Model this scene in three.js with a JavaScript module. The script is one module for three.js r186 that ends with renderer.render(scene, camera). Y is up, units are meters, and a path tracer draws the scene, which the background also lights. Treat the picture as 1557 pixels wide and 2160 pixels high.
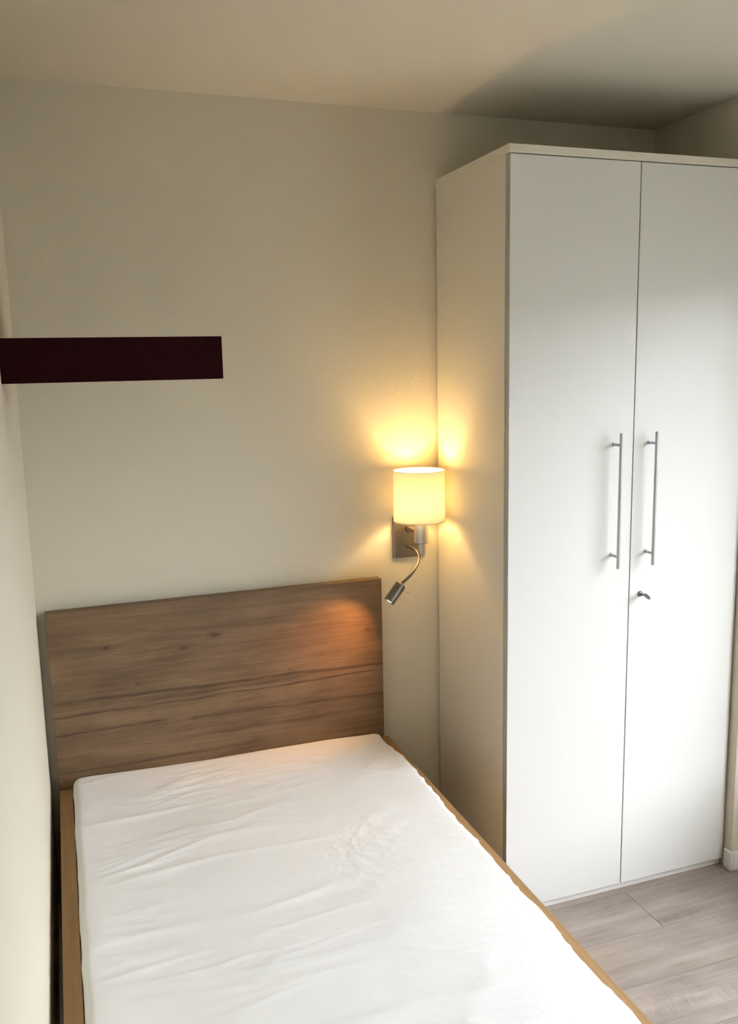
import * as THREE from 'three';
import { RoundedBoxGeometry } from 'three/addons/geometries/RoundedBoxGeometry.js';
import { mergeGeometries, mergeVertices, toCreasedNormals } from 'three/addons/utils/BufferGeometryUtils.js';
import { ImprovedNoise } from 'three/addons/math/ImprovedNoise.js';

// ---------------------------------------------------------------- camera, sky, exposure
const scene = new THREE.Scene();
const camera = new THREE.PerspectiveCamera(60.42, 1557 / 2160, 0.02, 60);
{
  const yaw = 0.3378, pitch = -0.1669, roll = -0.0204;
  camera.rotation.set(pitch, -yaw, 0, 'YXZ');
  camera.rotateZ(-roll * -1);
  camera.position.set(0.0961, 1.642, 2.602);
}
const SKY = 16.6;                                  // even overcast sky, reaches the room through the window only
scene.background = new THREE.Color(0.90, 0.975, 1.06);
scene.backgroundIntensity = SKY;
const LAMP_CANDELA = 0.34, SPOT_CANDELA = 0.50;  // used by the wall lamp's builder below
const renderer = new THREE.WebGLRenderer({ antialias: true });
renderer.toneMapping = THREE.LinearToneMapping;
renderer.toneMappingExposure = 1.0;
renderer.shadowMap.enabled = true;

// ---------------------------------------------------------------- helpers
let seed = 20240611;
const rnd = () => { seed = (seed + 0x6d2b79f5) | 0; let t = Math.imul(seed ^ (seed >>> 15), 1 | seed); t = (t + Math.imul(t ^ (t >>> 7), 61 | t)) ^ t; return ((t ^ (t >>> 14)) >>> 0) / 4294967296; };
const perlin = new ImprovedNoise();
const noise = (x, y, z = 0) => perlin.noise(x + 131.7, y + 57.3, z + 11.9);
const fbm = (x, y, z = 0, n = 4) => { let s = 0, a = 0.5; for (let i = 0; i < n; i++) { s += a * noise(x, y, z + i * 7.1); x *= 2.03; y *= 2.03; a *= 0.5; } return s; };
const clamp = THREE.MathUtils.clamp, lerp = THREE.MathUtils.lerp, smooth = THREE.MathUtils.smoothstep;
const used = new Map();
const numbered = (n) => { const k = used.get(n) ?? 0; used.set(n, k + 1); return k ? `${n}_${String(k).padStart(3, '0')}` : n; };
function tag(o, label, category, group) { o.userData.label = label; o.userData.category = category; if (group) o.userData.group = group; return o; }
function thing(name, label, category, [x, y, z] = [0, 0, 0]) {
  const o = new THREE.Group(); o.name = numbered(name); o.position.set(x, y, z); scene.add(o); return tag(o, label, category);
}
function mesh(name, geometry, material, parent = scene) {
  const m = new THREE.Mesh(geometry, material); m.name = parent === scene ? numbered(name) : name;
  m.castShadow = m.receiveShadow = true; parent.add(m); return m;
}
function structure(name, geometry, material, parent = scene) {
  const m = mesh(name, geometry, material, parent); if (parent === scene) m.userData.kind = 'structure'; return m;
}
const merged = (list) => mergeGeometries(list.map((g) => { const h = g.index ? g.toNonIndexed() : g; for (const k of Object.keys(h.attributes)) if (!['position', 'normal', 'uv'].includes(k)) h.deleteAttribute(k); return h; }));
// box given by its corners; uv in metres along its two longest in-plane axes, grain along `along`
function box([x0, x1], [y0, y1], [z0, z1], r = 0.0015, along = 'x') {
  const g = new RoundedBoxGeometry(x1 - x0, y1 - y0, z1 - z0, 2, Math.min(r, (x1 - x0) / 2.01, (y1 - y0) / 2.01, (z1 - z0) / 2.01));
  g.translate((x0 + x1) / 2, (y0 + y1) / 2, (z0 + z1) / 2);
  return metres(g, along);
}
function metres(g, along = 'x', ox = 0, oy = 0) {
  const p = g.attributes.position, n = g.attributes.normal, uv = g.attributes.uv;
  for (let i = 0; i < p.count; i++) {
    const ax = Math.abs(n.getX(i)), ay = Math.abs(n.getY(i)), az = Math.abs(n.getZ(i));
    const [x, y, z] = [p.getX(i), p.getY(i), p.getZ(i)];
    let a, b;
    if (az >= ax && az >= ay) [a, b] = along === 'y' ? [y, x] : [x, y];
    else if (ay >= ax) [a, b] = along === 'z' ? [z, x] : [x, z];
    else [a, b] = along === 'y' ? [y, z] : [z, y];
    uv.setXY(i, a + ox, b + oy);
  }
  return g;
}
function cylinderBetween(a, b, r0, r1 = r0, seg = 28) {
  const A = new THREE.Vector3(...a), B = new THREE.Vector3(...b), d = B.clone().sub(A);
  const g = new THREE.CylinderGeometry(r1, r0, d.length(), seg, 1);
  g.applyQuaternion(new THREE.Quaternion().setFromUnitVectors(new THREE.Vector3(0, 1, 0), d.clone().normalize()));
  g.translate((A.x + B.x) / 2, (A.y + B.y) / 2, (A.z + B.z) / 2);
  return g;
}
const lathe = (profile, seg = 48) => new THREE.LatheGeometry(profile.map(([r, y]) => new THREE.Vector2(r, y)), seg);

// ---------------------------------------------------------------- textures
const srgb = (v) => Math.round(255 * clamp(v <= 0.0031308 ? 12.92 * v : 1.055 * Math.pow(v, 1 / 2.4) - 0.055, 0, 1));
function texture(W, H, fn, { color = true, size = [1, 1], mirror = false } = {}) {
  const data = new Uint8Array(W * H * 4);
  for (let j = 0; j < H; j++) for (let i = 0; i < W; i++) {
    const c = fn((i + 0.5) / W * size[0], (j + 0.5) / H * size[1]), o = (j * W + i) * 4;
    for (let k = 0; k < 3; k++) data[o + k] = color ? srgb(c[k]) : Math.round(255 * clamp(c, 0, 1));
    data[o + 3] = 255;
  }
  const t = new THREE.DataTexture(data, W, H);
  t.colorSpace = color ? THREE.SRGBColorSpace : THREE.NoColorSpace;
  t.magFilter = THREE.LinearFilter; t.minFilter = THREE.LinearMipmapLinearFilter; t.generateMipmaps = true;
  t.wrapS = t.wrapT = mirror ? THREE.MirroredRepeatWrapping : THREE.RepeatWrapping;
  t.repeat.set(1 / size[0], 1 / size[1]); t.needsUpdate = true;
  return t;
}
const mix3 = (a, b, t) => [lerp(a[0], b[0], t), lerp(a[1], b[1], t), lerp(a[2], b[2], t)];

// headboard: grey-brown oak laminate, horizontal grain; dark grain bands and knots where the photograph has them
const bands = [ // [height at left, height at right, half width, strength, from x, to x]
  [0.703, 0.690, 0.006, 0.55, 0.0, 1.06], [0.656, 0.671, 0.005, 0.5, 0.0, 1.06], [0.604, 0.612, 0.0045, 0.6, 0.0, 0.32], [0.612, 0.588, 0.005, 0.45, 0.4, 1.05],
  [0.672, 0.684, 0.011, 0.4, 0.25, 0.75], [0.852, 0.868, 0.008, 0.22, 0.0, 0.35], [0.828, 0.822, 0.004, 0.35, 0.18, 0.42], [0.885, 0.87, 0.014, 0.22, 0.4, 1.0],
  [0.745, 0.752, 0.012, 0.12, 0.3, 1.0], [0.54, 0.545, 0.009, 0.28, 0.3, 1.05], [0.49, 0.492, 0.006, 0.35, 0.0, 0.6], [0.93, 0.925, 0.008, 0.14, 0.1, 0.9], [0.79, 0.80, 0.007, 0.12, 0.5, 1.05],
];
const knots = [[0.377, 0.822, 0.011], [0.155, 0.85, 0.013], [0.955, 0.807, 0.012], [0.47, 0.852, 0.014], [0.40, 0.60, 0.010], [0.24, 0.728, 0.007], [0.70, 0.71, 0.006]];
const woodA = [0.102, 0.056, 0.027], woodB = [0.278, 0.170, 0.090], woodD = [0.042, 0.024, 0.013];
function headboardTone(u, v) {
  let warp = 0.010 * noise(u * 2.2, v * 6, 3) + 0.003 * noise(u * 9, v * 20, 5);
  for (const [kx, ky, kr] of knots) { const d2 = ((u - kx) / (kr * 2.4)) ** 2 + ((v - ky) / (kr * 1.3)) ** 2; warp += (v - ky) * 0.55 * Math.exp(-d2 * 0.5); }
  const vv = v + warp;
  const broad = 0.5 + 1.1 * fbm(u * 1.1, vv * 11, 1, 3), fine = 0.5 + 0.9 * fbm(u * 5, vv * 130, 2, 4), pores = Math.max(0, noise(u * 26, vv * 420, 9));
  const blotch = 0.5 + 1.2 * fbm(u * 5, v * 12, 21, 4);
  let c = mix3(woodA, woodB, clamp(0.55 * broad + 0.50 * fine + 0.42 * blotch - 0.25, 0, 1));
  let dark = 0.20 * pores;
  for (const [a, b, w, s, x0, x1] of bands) {
    const y = lerp(a, b, u) + 0.006 * noise(u * 5, a * 40, 4) + 0.0025 * noise(u * 17, a * 90, 8);
    const d = (v - y) / (w * (0.75 + 0.5 * noise(u * 7, a * 33, 6)));
    dark = Math.max(dark, s * Math.exp(-d * d) * (0.8 + 0.6 * noise(u * 11, v * 60, 12)) * smooth(u, x0 - 0.04, x0 + 0.04) * (1 - smooth(u, x1 - 0.06, x1 + 0.04)));
  }
  for (const [kx, ky, kr] of knots) dark = Math.max(dark, 0.6 * Math.exp(-(((u - kx) / (kr * 1.5)) ** 2 + ((v - ky) / (kr * 0.62)) ** 2)) * (0.75 + 0.7 * noise(u * 120, v * 160, 2)));
  return mix3(c, woodD, clamp(dark * 1.6, 0, 0.88));
}
const headboardMap = texture(1536, 1024, headboardTone, { size: [1.06, 0.98] });
// bed side boards: the same oak, with a honey coloured edge band
const railTone = (u, v) => { const f = 0.5 + 0.9 * fbm(u * 4, v * 120, 31, 4), b = 0.5 + fbm(u * 1.3, v * 14, 33, 3); return mix3([0.27, 0.148, 0.056], [0.44, 0.262, 0.108], clamp(0.55 * f + 0.4 * b, 0, 1)); };
const railMap = texture(1024, 256, railTone, { size: [1.2, 0.3], mirror: true });
// floor: grey-brown vinyl planks with cross saw marks
function floorTone(u, v) {
  const vv = v + 0.012 * noise(u * 1.6, v * 7, 41);
  const long = 0.5 + 1.0 * fbm(u * 1.4, vv * 26, 42, 4), fine = 0.5 + 0.9 * fbm(u * 9, vv * 190, 43, 3), blotch = 0.5 + 0.9 * fbm(u * 4.5, v * 10, 44, 4);
  const saw = noise(u * 150 + 3 * noise(u * 3, v * 12, 2), v * 14, 45) * smooth(noise(u * 3.2, v * 9, 46), -0.05, 0.3);
  const t = clamp(0.42 * long + 0.26 * fine + 0.42 * blotch + 0.13 * saw - 0.06, 0, 1);
  let c = mix3([0.120, 0.085, 0.072], [0.470, 0.390, 0.355], t);
  return mix3(c, [0.36, 0.285, 0.20], 0.35 * smooth(noise(u * 2.2, v * 6, 48), 0.05, 0.45));
}
const floorMap = texture(1536, 1024, floorTone, { size: [2.4, 1.2], mirror: true });
const floorBump = texture(1024, 512, (u, v) => 0.5 + 0.35 * fbm(u * 8, v * 170, 51, 3) + 0.25 * noise(u * 130, v * 16, 52), { color: false, size: [2.4, 1.2], mirror: true });
const plasterBump = texture(512, 512, (u, v) => 0.5 + 0.7 * fbm(u * 90, v * 90, 61, 4) + 0.3 * fbm(u * 9, v * 9, 62, 2), { color: false, size: [1, 1], mirror: true });
const clothBump = texture(512, 512, (u, v) => 0.5 + 0.7 * fbm(u * 60, v * 60, 71, 3), { color: false, size: [0.25, 0.25], mirror: true });

// ---------------------------------------------------------------- materials
const M = {
  wall: new THREE.MeshStandardMaterial({ color: new THREE.Color(0.735, 0.68, 0.56), roughness: 0.92, bumpMap: plasterBump, bumpScale: 0.0006 }),
  ceiling: new THREE.MeshStandardMaterial({ color: new THREE.Color(0.70, 0.645, 0.54), roughness: 0.95, bumpMap: plasterBump, bumpScale: 0.0006 }),
  skirting: new THREE.MeshStandardMaterial({ color: new THREE.Color(0.84, 0.835, 0.82), roughness: 0.45 }),
  melamine: new THREE.MeshPhysicalMaterial({ color: new THREE.Color(0.76, 0.75, 0.715), roughness: 0.42, specularIntensity: 0.8 }),
  carcass: new THREE.MeshPhysicalMaterial({ color: new THREE.Color(0.78, 0.73, 0.63), roughness: 0.5, specularIntensity: 0.7 }),
  edge: new THREE.MeshStandardMaterial({ color: new THREE.Color(0.42, 0.42, 0.40), roughness: 0.6 }),
  headboard: new THREE.MeshStandardMaterial({ map: headboardMap, roughness: 0.62 }),
  rail: new THREE.MeshStandardMaterial({ map: railMap, roughness: 0.55 }),
  plank: new THREE.MeshStandardMaterial({ map: floorMap, roughness: 0.5, bumpMap: floorBump, bumpScale: 0.0008 }),
  subfloor: new THREE.MeshStandardMaterial({ color: new THREE.Color(0.10, 0.085, 0.075), roughness: 0.95 }),
  cover: new THREE.MeshPhysicalMaterial({ color: new THREE.Color(0.88, 0.875, 0.87), roughness: 0.95, bumpMap: clothBump, bumpScale: 0.0005, sheen: 0.3, sheenRoughness: 0.6, sheenColor: new THREE.Color(1, 1, 1) }),
  steel: new THREE.MeshStandardMaterial({ color: new THREE.Color(0.46, 0.46, 0.45), metalness: 1, roughness: 0.38 }),
  nickel: new THREE.MeshStandardMaterial({ color: new THREE.Color(0.24, 0.21, 0.185), metalness: 1, roughness: 0.36 }),
  darkSteel: new THREE.MeshStandardMaterial({ color: new THREE.Color(0.20, 0.19, 0.18), metalness: 1, roughness: 0.4 }),
  maroon: new THREE.MeshPhysicalMaterial({ color: new THREE.Color(0.022, 0.0006, 0.0030), roughness: 0.75, specularIntensity: 0.25 }),
  shade: new THREE.MeshPhysicalMaterial({ color: new THREE.Color(0.93, 0.84, 0.62), roughness: 1, transmission: 0.075, thickness: 0 }),
  bulb: new THREE.MeshStandardMaterial({ color: new THREE.Color(1, 0.93, 0.8), emissive: new THREE.Color(1, 0.76, 0.38), emissiveIntensity: 3, roughness: 0.5 }),
  lens: new THREE.MeshStandardMaterial({ color: new THREE.Color(0.9, 0.86, 0.78), emissive: new THREE.Color(1, 0.86, 0.62), emissiveIntensity: 0.9, roughness: 0.4 }),
  glass: new THREE.MeshPhysicalMaterial({ color: 0xffffff, roughness: 0, transmission: 1, thickness: 0, ior: 1.5 }),
  upvc: new THREE.MeshStandardMaterial({ color: new THREE.Color(0.82, 0.82, 0.81), roughness: 0.35 }),
  facade: new THREE.MeshStandardMaterial({ color: new THREE.Color(0.15, 0.145, 0.135), roughness: 0.95 }),
  ground: new THREE.MeshStandardMaterial({ color: new THREE.Color(0.085, 0.088, 0.075), roughness: 1 }),
};

// ---------------------------------------------------------------- the setting
const CEIL = 2.391, NICHE = 2.049, PIER = 0.512, RIGHT = 2.27, FRONT = 3.75;
const WIN = { z0: 0.82, z1: 2.60, y0: 0.42, y1: 1.96 };
structure('wall_back', box([-0.2, RIGHT + 0.3], [-0.15, CEIL + 0.2], [-0.2, 0], 0.001), M.wall);
structure('wall_left', box([-0.2, 0], [-0.15, CEIL + 0.2], [0, FRONT + 0.2], 0.001), M.wall);
structure('wall_front', box([0, RIGHT + 0.3], [-0.15, CEIL + 0.2], [FRONT, FRONT + 0.2], 0.001), M.wall);
structure('wall_niche', box([NICHE, RIGHT + 0.3], [-0.15, CEIL + 0.2], [0, PIER], 0.003), M.wall);
{
  const s = new THREE.Shape([[PIER, -0.15], [FRONT, -0.15], [FRONT, CEIL + 0.2], [PIER, CEIL + 0.2]].map(([z, y]) => new THREE.Vector2(-z, y)));
  s.holes.push(new THREE.Path([[WIN.z0, WIN.y0], [WIN.z1, WIN.y0], [WIN.z1, WIN.y1], [WIN.z0, WIN.y1]].map(([z, y]) => new THREE.Vector2(-z, y))));
  const g = new THREE.ExtrudeGeometry(s, { depth: 0.3, bevelEnabled: false });
  g.rotateY(Math.PI / 2); g.translate(RIGHT, 0, 0);
  structure('wall_right', metres(g), M.wall);
}
structure('ceiling', box([-0.2, RIGHT + 0.3], [CEIL, CEIL + 0.2], [-0.2, FRONT + 0.2], 0.001), M.ceiling);
{ // window: frame with one mullion and two panes
  const w = new THREE.Group(); w.name = 'window_1'; w.userData.kind = 'structure'; scene.add(w);
  const X = [RIGHT + 0.10, RIGHT + 0.17], t = 0.055, zm = (WIN.z0 + WIN.z1) / 2;
  mesh('window_frame', merged([box(X, [WIN.y0, WIN.y0 + t], [WIN.z0, WIN.z1], 0.004), box(X, [WIN.y1 - t, WIN.y1], [WIN.z0, WIN.z1], 0.004),
    box(X, [WIN.y0 + t, WIN.y1 - t], [WIN.z0, WIN.z0 + t], 0.004), box(X, [WIN.y0 + t, WIN.y1 - t], [WIN.z1 - t, WIN.z1], 0.004), box(X, [WIN.y0 + t, WIN.y1 - t], [zm - t / 2, zm + t / 2], 0.004)]), M.upvc, w);
  for (const [a, b] of [[WIN.z0 + t, zm - t / 2], [zm + t / 2, WIN.z1 - t]]) {
    const g = new THREE.PlaneGeometry(b - a, WIN.y1 - WIN.y0 - 2 * t); g.rotateY(-Math.PI / 2); g.translate(RIGHT + 0.135, (WIN.y0 + WIN.y1) / 2, (a + b) / 2);
    mesh('window_pane', g, M.glass, w).castShadow = false;
  }
  mesh('window_sill', box([RIGHT - 0.04, RIGHT + 0.10], [WIN.y0 - 0.022, WIN.y0], [WIN.z0 - 0.03, WIN.z1 + 0.03], 0.006), M.upvc, w);
}
structure('baseboard_niche', merged([box([NICHE - 0.010, NICHE], [0, 0.064], [0.487, PIER + 0.010], 0.003), box([NICHE, RIGHT], [0, 0.064], [PIER, PIER + 0.010], 0.003)]), M.skirting);
structure('baseboard_right', box([RIGHT - 0.010, RIGHT], [0, 0.064], [PIER + 0.010, FRONT], 0.003), M.skirting);
structure('baseboard_front', box([0, RIGHT - 0.010], [0, 0.064], [FRONT - 0.010, FRONT], 0.003), M.skirting);
{ // floor: vinyl planks laid along the wardrobe front
  const floor = new THREE.Group(); floor.name = 'floor'; floor.userData.kind = 'structure'; scene.add(floor);
  mesh('subfloor', box([0, RIGHT], [-0.15, -0.008], [0, FRONT], 0.001), M.subfloor, floor);
  const W = 0.182, L = 1.22, gap = 0.0008;
  for (let row = 0, z = -0.052; z < FRONT; row++, z += W) {
    for (let x = -((row * 0.43 + 0.35) % 1) * L; x < RIGHT; x += L) {
      const x0 = Math.max(x, 0), x1 = Math.min(x + L, RIGHT), z0 = Math.max(z, 0), z1 = Math.min(z + W, FRONT);
      if (x1 - x0 < 0.02 || z1 - z0 < 0.01) continue;
      const g = new RoundedBoxGeometry(x1 - x0 - gap, 0.008, z1 - z0 - gap, 1, 0.0012);
      g.translate((x0 + x1) / 2, -0.004, (z0 + z1) / 2);
      mesh('plank', metres(g, 'x', rnd() * 2.4, rnd() * 1.2), M.plank, floor);
    }
  }
}
structure('ground', box([RIGHT + 0.6, 42], [-3.4, -3.0], [-30, 30], 0.01), M.ground);

structure('building_opposite', box([12, 20], [-3.2, 2.9], [-26, 30], 0.01), M.facade);   // stands across the street, closes off the low sky

// ---------------------------------------------------------------- wardrobe
{
  const x0 = 1.2445, x1 = 2.043, yt = 2.194, zf = 0.480, t = 0.019;
  const w = thing('wardrobe', 'tall white two-door wardrobe standing in the corner beside the bed', 'wardrobe', [x0, 0, 0.004]);
  const B = (X, Y, Z, r = 0.0012) => box([X[0] - x0, X[1] - x0], Y, [Z[0] - 0.004, Z[1] - 0.004], r);
  const door0 = 0.0245, door1 = yt - 0.0245, zc = zf - 0.022;
  mesh('side_panel', B([x0, x0 + t], [0, yt - 0.022], [0.014, zc]), M.carcass, w);
  mesh('side_panel', B([x1 - t, x1], [0, yt - 0.022], [0.014, zc]), M.carcass, w);
  mesh('top_panel', B([x0 - 0.001, x1], [yt - 0.022, yt], [0.010, zf + 0.001]), M.carcass, w);
  mesh('base_panel', B([x0 + t, x1 - t], [0.003, 0.022], [0.03, zf - 0.024]), M.melamine, w);
  mesh('back_panel', B([x0 + t, x1 - t], [0.022, yt - 0.022], [0.020, 0.028]), M.carcass, w);
  mesh('plinth', B([x0 + 0.001, x1 - 0.001], [0, 0.022], [zc + 0.001, zf - 0.011], 0.0015), M.melamine, w);
  const xm = 1.6495;
  function handle(x, door) {
    const zb = zf + 0.035, r = 0.0048, parts = [];
    parts.push(cylinderBetween([x - x0, 1.047, zb - 0.004], [x - x0, 1.436, zb - 0.004], r, r, 20));
    for (const y of [1.081, 1.402]) parts.push(cylinderBetween([x - x0, y, zf - 0.004], [x - x0, y, zb - 0.004], 0.0042, 0.0042, 18), cylinderBetween([x - x0, y, zf - 0.004], [x - x0, y, zf - 0.0015], 0.0065, 0.0058, 18));
    const m = mesh('handle', merged(parts), M.steel, door); m.userData.label = 'brushed steel bar handle';
  }
  const left = mesh('door', B([x0 + 0.003, xm - 0.0016], [door0, door1], [zf - 0.019, zf], 0.0012), M.melamine, w);
  const right = mesh('door', B([xm + 0.0016, x1 - 0.001], [door0, door1], [zf - 0.019, zf], 0.0012), M.melamine, w);
  mesh('edge_band', merged([B([x0 + 0.0022, x0 + 0.0032], [door0 + 0.002, door1 - 0.002], [zf - 0.0182, zf - 0.0015], 0.0003), B([xm - 0.0018, xm - 0.0010], [door0 + 0.002, door1 - 0.002], [zf - 0.0182, zf - 0.0012], 0.0003)]), M.edge, left).userData.label = 'grey edge banding';
  mesh('edge_band', B([xm + 0.0010, xm + 0.0018], [door0 + 0.002, door1 - 0.002], [zf - 0.0182, zf - 0.0012], 0.0003), M.edge, right).userData.label = 'grey edge banding';
  handle(1.5835, left); handle(1.703, right);
  // lock with its key, turned nearly level
  const kx = 1.688 - x0, ky = 0.9535, kz = zf - 0.004;
  mesh('lock', lathe([[0, 0.006], [0.0062, 0.006], [0.0078, 0.0045], [0.0085, 0.001], [0.0085, -0.001], [0, -0.001]], 28).rotateX(Math.PI / 2).translate(kx, ky, kz), M.darkSteel, right);
  const bow = new THREE.Shape(); bow.absellipse(0, 0, 0.0125, 0.0105, 0, Math.PI * 2);
  const hole = new THREE.Path(); hole.absellipse(0.005, 0, 0.0032, 0.0032, 0, Math.PI * 2); bow.holes.push(hole);
  const bg = new THREE.ExtrudeGeometry(bow, { depth: 0.0030, bevelEnabled: true, bevelSize: 0.0004, bevelThickness: 0.0004, bevelSegments: 1, curveSegments: 20 });
  bg.translate(0, 0, -0.0011); bg.rotateY(-Math.PI / 2); bg.rotateZ(0.68); bg.translate(kx, ky, kz + 0.034);
  mesh('key', merged([cylinderBetween([kx, ky, kz + 0.005], [kx, ky, kz + 0.026], 0.0032, 0.0028, 16), bg]), M.darkSteel, right);
}

// ---------------------------------------------------------------- bed and mattress
const BX0 = 0.0243, BX1 = 1.0447, RY = 0.439;
{
  const b = thing('bed', 'single bed frame with a tall grey-brown oak headboard against the wall', 'bed', [BX0, 0, 0.016]);
  const B = (X, Y, Z, r, al) => box([X[0] - BX0, X[1] - BX0], Y, [Z[0] - 0.016, Z[1] - 0.016], r, al);
  const hb = mesh('headboard', B([0.0238, 1.0300], [0.0, 0.969], [0.016, 0.050], 0.0015), M.headboard, b);
  hb.userData.label = 'grey-brown oak headboard with dark horizontal grain';
  for (const X of [[BX0, BX0 + 0.036], [BX1 - 0.036, BX1]]) mesh('side_rail', B(X, [0.16, RY], [0.0502, 2.06], 0.002, 'z'), M.rail, b).userData.label = 'honey coloured side board';
  mesh('foot_board', B([BX0, BX1], [0.0, RY], [2.0602, 2.092], 0.002), M.rail, b);
  for (const X of [[BX0 + 0.001, BX0 + 0.05], [BX1 - 0.05, BX1 - 0.001]]) mesh('leg', B(X, [0, 0.16], [0.0502, 0.10], 0.002, 'y'), M.rail, b);
  mesh('bed_base', B([BX0 + 0.036, BX1 - 0.036], [0.268, 0.29], [0.0502, 2.06], 0.001), M.carcass, b);
}
{
  // soft foam mattress in a loose cover: rounded block, pulled folds over its top, a wavy edge over the right-hand board
  const X0 = 0.0625, X1 = 1.0075, Y0 = 0.2902, Y1 = 0.468, Z0 = 0.053, Z1 = 2.03, cx = (X0 + X1) / 2, cy = (Y0 + Y1) / 2, cz = (Z0 + Z1) / 2;
  const hx = (X1 - X0) / 2, hy = (Y1 - Y0) / 2, hz = (Z1 - Z0) / 2;
  let g = new THREE.BoxGeometry(hx * 2, hy * 2, hz * 2, 230, 24, 380);
  g.deleteAttribute('normal'); g.deleteAttribute('uv'); g = mergeVertices(g, 1e-5);
  const p = g.attributes.position, v = new THREE.Vector3(), q = new THREE.Vector3(), R = 0.020, RP = 0.028;
  const ridge = (a, sharp) => Math.pow(Math.max(0, 1 - Math.abs(a) * sharp), 2);
  function folds(x, z) {
    // fold lines run across the bed, fanning upwards to the right near the head, softer towards the middle
    const fan = 0.33 * (1 - smooth(z, 0.15, 0.95)) * (1 - 0.5 * smooth(x, 0.3, 0.9));
    const zz = z + fan * x + 0.035 * noise(x * 2.3, z * 3.1, 80), xx = x;
    const edge = 1 - smooth(x, 0.15, 0.95);
    let h = 0;
    h += 0.0056 * ridge(noise(xx * 1.3, zz * 9, 81), 4.2) * (0.15 + 0.9 * edge) * clamp(0.35 + 1.4 * noise(x * 3, z * 4, 90), 0, 1);
    h += 0.0036 * ridge(noise(xx * 2.6, zz * 19, 82), 3.6) * (0.2 + 0.8 * edge) * clamp(0.3 + 1.6 * noise(x * 4, z * 5, 91), 0, 1);
    h += 0.0022 * ridge(noise(xx * 5 + zz * 6, zz * 22 - xx * 4, 83), 3.0) * clamp(0.3 + 1.6 * noise(x * 4, z * 5, 92), 0, 1);
    h += 0.0045 * Math.exp(-(((z - 1.255 - 0.02 * noise(x * 4, 1, 95)) / 0.02) ** 2)) * smooth(x, 0.3, 0.55) * (0.6 + noise(x * 6, 2, 96));
    h += 0.0022 * fbm(x * 9 + 2, z * 14, 84, 3);
    h += 0.0060 * noise(x * 2.6, z * 2.6, 85);
    const cr = Math.exp(-(((x - 0.72) / 0.14) ** 2 + ((z - 0.72) / 0.22) ** 2));   // crumpled patch right of the middle
    h += 0.0013 * cr * ridge(fbm(x * 26, z * 26, 86, 2), 3.5);
    return h;
  }
  for (let i = 0; i < p.count; i++) {
    v.fromBufferAttribute(p, i);
    // rounded corners in plan and along the edges
    q.set(clamp(v.x, -hx + RP, hx - RP), 0, clamp(v.z, -hz + RP, hz - RP));
    const dx = v.x - q.x, dz = v.z - q.z, m = Math.max(Math.abs(dx), Math.abs(dz)), l = Math.hypot(dx, dz);
    if (l > 1e-6) { v.x = q.x + dx / l * m; v.z = q.z + dz / l * m; }
    const out = Math.max(0, m - (RP - R)), up = Math.max(0, Math.abs(v.y) - (hy - R));
    let rx = out, ry = up;
    const mm = Math.max(rx, ry), ll = Math.hypot(rx, ry);
    if (mm > 1e-6 && ll > 1e-6) {
      const k = mm / ll, nx = rx * k, ny = ry * k;
      if (l > 1e-6 && m > 0) { const s = (m - out + nx) / m; v.x = q.x + (v.x - q.x) * s; v.z = q.z + (v.z - q.z) * s; }
      if (up > 0) v.y = Math.sign(v.y) * (hy - R + ny);
    }
    const X = v.x + cx, Z = v.z + cz, top = smooth(v.y, 0.0, hy);
    let Y = v.y + cy;
    const inside = smooth(Math.min(X - X0, X1 - X, Z - Z0), -0.002, 0.05);
    Y += top * (folds(X, Z) * (0.35 + 0.65 * inside));
    Y += top * (0.008 * (1 - smooth(X, 0.0, 0.5)) - 0.006 * smooth(X, 0.80, 1.0) * (1 - smooth(Z, 0.08, 0.30)));
    // cover bulging over the boards, more on the right towards the head
    let nxp = X;
    const over = smooth(Y, RY + 0.006, RY + 0.015);
    if (X > cx) {
      const wob = 0.006 * noise(Z * 5, 3, 87) + 0.006 * noise(Z * 11, 4, 88) + 0.004 * ridge(noise(Z * 14, 6, 89), 3);
      const side = smooth(X, X1 - 0.05, X1 - 0.004);
      nxp += side * over * (0.003 + 0.011 * (1 - smooth(Z, 0.35, 0.8)) * smooth(Z, 0.14, 0.3) + wob);
    } else {
      const side = 1 - smooth(X, X0 + 0.004, X0 + 0.05);
      nxp += side * over * (0.003 * noise(Z * 8, 1, 93) + 0.002 * noise(Z * 21, 2, 94));
    }
    p.setXYZ(i, nxp, Y, Z);
  }
  g.computeVertexNormals();
  const uv = new Float32Array(p.count * 2);
  for (let i = 0; i < p.count; i++) { uv[2 * i] = p.getX(i); uv[2 * i + 1] = p.getZ(i) + p.getY(i); }
  g.setAttribute('uv', new THREE.BufferAttribute(uv, 2));
  g.translate(-X0, -Y0, -Z0);
  const m = mesh('mattress', g, M.cover); m.position.set(X0, Y0, Z0);
  tag(m, 'bare white mattress in a wrinkled cloth cover lying in the bed frame', 'mattress');
}

// ---------------------------------------------------------------- wall shelf
{
  const s = thing('wall_shelf', 'dark maroon rectangular wall shelf high above the head of the bed', 'shelf', [0, 1.6175, 0.45]);
  mesh('shelf_board', box([0, 0.4325], [0, 0.0875], [0, 0.29], 0.0015), M.maroon, s);
}

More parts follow.
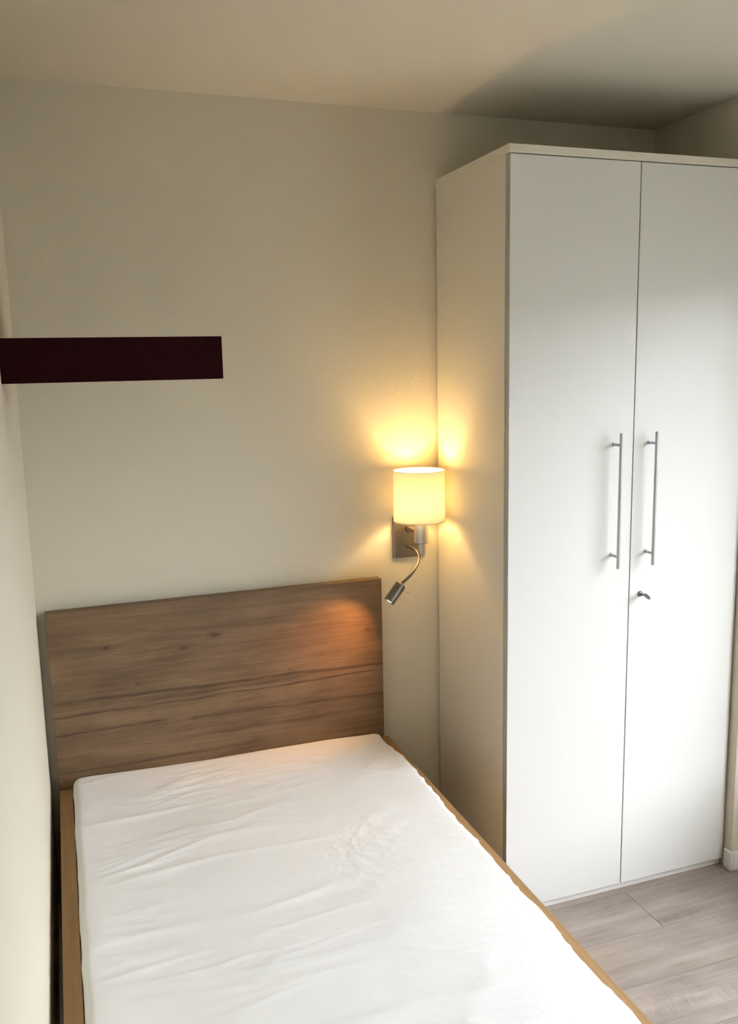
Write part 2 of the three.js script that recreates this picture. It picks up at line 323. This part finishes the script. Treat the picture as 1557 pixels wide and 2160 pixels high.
// ---------------------------------------------------------------- wall lamp
{
  const cx = 1.140, cy = 1.09;
  const L = thing('wall_lamp', 'lit wall lamp with a white drum shade and bendable reading light beside the wardrobe', 'lamp', [cx, cy, 0]);
  const at = (x, y, z) => [x - cx, y - cy, z];
  const plate = new RoundedBoxGeometry(0.112, 0.136, 0.018, 3, 0.006); plate.translate(1.142 - cx, 1.090 - cy, 0.0092);
  mesh('wall_plate', plate, M.nickel, L);
  const SX = 1.1395, SZ = 0.104;
  mesh('arm', merged([cylinderBetween(at(1.142, 1.118, 0.016), at(SX, 1.118, SZ), 0.0075), cylinderBetween(at(1.142, 1.118, 0.0165), at(1.142, 1.118, 0.024), 0.016, 0.013)]), M.nickel, L);
  mesh('lamp_holder', lathe([[0, 1.047], [0.0115, 1.047], [0.0125, 1.049], [0.0125, 1.083], [0.0205, 1.085], [0.0225, 1.088], [0.0225, 1.150], [0.019, 1.156], [0.0165, 1.158], [0.0165, 1.163], [0.032, 1.170], [0.0345, 1.186], [0.0345, 1.190], [0, 1.190]]).translate(SX + 0.006 - cx, -cy, SZ), M.steel, L);
  // drum shade: one thin fabric wall with a ring at each rim
  const shade = mesh('lamp_shade', lathe([[0.0812, 1.157], [0.0804, 1.236], [0.0796, 1.3140]], 72).translate(SX - cx, -cy, SZ), M.shade, L);
  shade.userData.label = 'glowing cream fabric drum shade';
  for (const [y, r] of [[1.157, 0.0812], [1.3140, 0.0796]]) { const t = new THREE.TorusGeometry(r, 0.0013, 8, 72); t.rotateX(Math.PI / 2); t.translate(SX - cx, y - cy, SZ); mesh('rim', t, M.shade, shade); }
  const spider = [];
  for (let k = 0; k < 3; k++) { const a = k * 2.094 + 0.5; spider.push(cylinderBetween(at(SX + 0.016 * Math.cos(a), 1.160, SZ + 0.016 * Math.sin(a)), at(SX + 0.0810 * Math.cos(a), 1.160, SZ + 0.0810 * Math.sin(a)), 0.0011, 0.0011, 8)); }
  mesh('shade_carrier', merged(spider), M.steel, L);
  const by = 1.214;
  const bulb = mesh('bulb', lathe([[0, 1.190], [0.012, 1.190], [0.013, 1.193], [0.019, 1.202], [0.022, 1.212], [0.022, 1.222], [0.018, 1.233], [0.010, 1.240], [0, 1.242]], 32).translate(SX - cx, -cy, SZ), M.bulb, L);
  bulb.castShadow = false;
  const light = new THREE.PointLight(new THREE.Color(1, 0.70, 0.33), LAMP_CANDELA, 0, 2);
  light.name = 'bulb_light'; light.position.set(...at(SX, by, SZ)); light.castShadow = true; light.shadow.radius = 1; L.add(light);
  // reading light on a bendable arm
  const curve = new THREE.CatmullRomCurve3([at(1.132, 1.060, 0.016), at(1.132, 1.061, 0.045), at(1.134, 1.058, 0.085), at(1.131, 1.046, 0.117), at(1.113, 1.028, 0.148), at(1.081, 1.004, 0.173), at(1.0450, 0.9790, 0.1800)].map((a) => new THREE.Vector3(...a)));
  mesh('flexible_arm', new THREE.TubeGeometry(curve, 80, 0.0046, 14), M.darkSteel, L);
  const a = new THREE.Vector3(...at(1.0465, 0.9805, 0.180)), tip = new THREE.Vector3(...at(1.0000, 0.9320, 0.192)), dir = tip.clone().sub(a).normalize();
  const head = lathe([[0, 0], [0.010, 0], [0.0155, 0.003], [0.0170, 0.006], [0.0170, 0.064], [0.0160, 0.0675], [0.0140, 0.0675], [0.0140, 0.060], [0, 0.060]], 40);
  const turn = new THREE.Quaternion().setFromUnitVectors(new THREE.Vector3(0, 1, 0), dir);
  head.applyQuaternion(turn); head.translate(a.x, a.y, a.z);
  const hd = mesh('reading_head', head, M.nickel, L);
  const lens = lathe([[0, 0.0668], [0.007, 0.0664], [0.0130, 0.0645], [0.0137, 0.0603], [0, 0.0603]], 32); lens.applyQuaternion(turn); lens.translate(a.x, a.y, a.z);
  mesh('lens', lens, M.lens, hd);
  mesh('switch_lever', merged([cylinderBetween(at(1.030, 0.966, 0.184), at(1.068, 0.952, 0.196), 0.0018, 0.0016, 10)]), M.steel, hd);
  const spot = new THREE.SpotLight(new THREE.Color(1, 0.45, 0.12), SPOT_CANDELA, 0, 0.78, 1, 2);
  spot.name = 'reading_light'; spot.castShadow = true; spot.shadow.radius = 0.6;
  const from = a.clone().addScaledVector(dir, 0.070); spot.position.copy(from);
  spot.target.position.set(...at(0.845, 0.745, 0.05)); spot.target.name = 'reading_light_target'; L.add(spot); L.add(spot.target);
}

renderer.render(scene, camera);
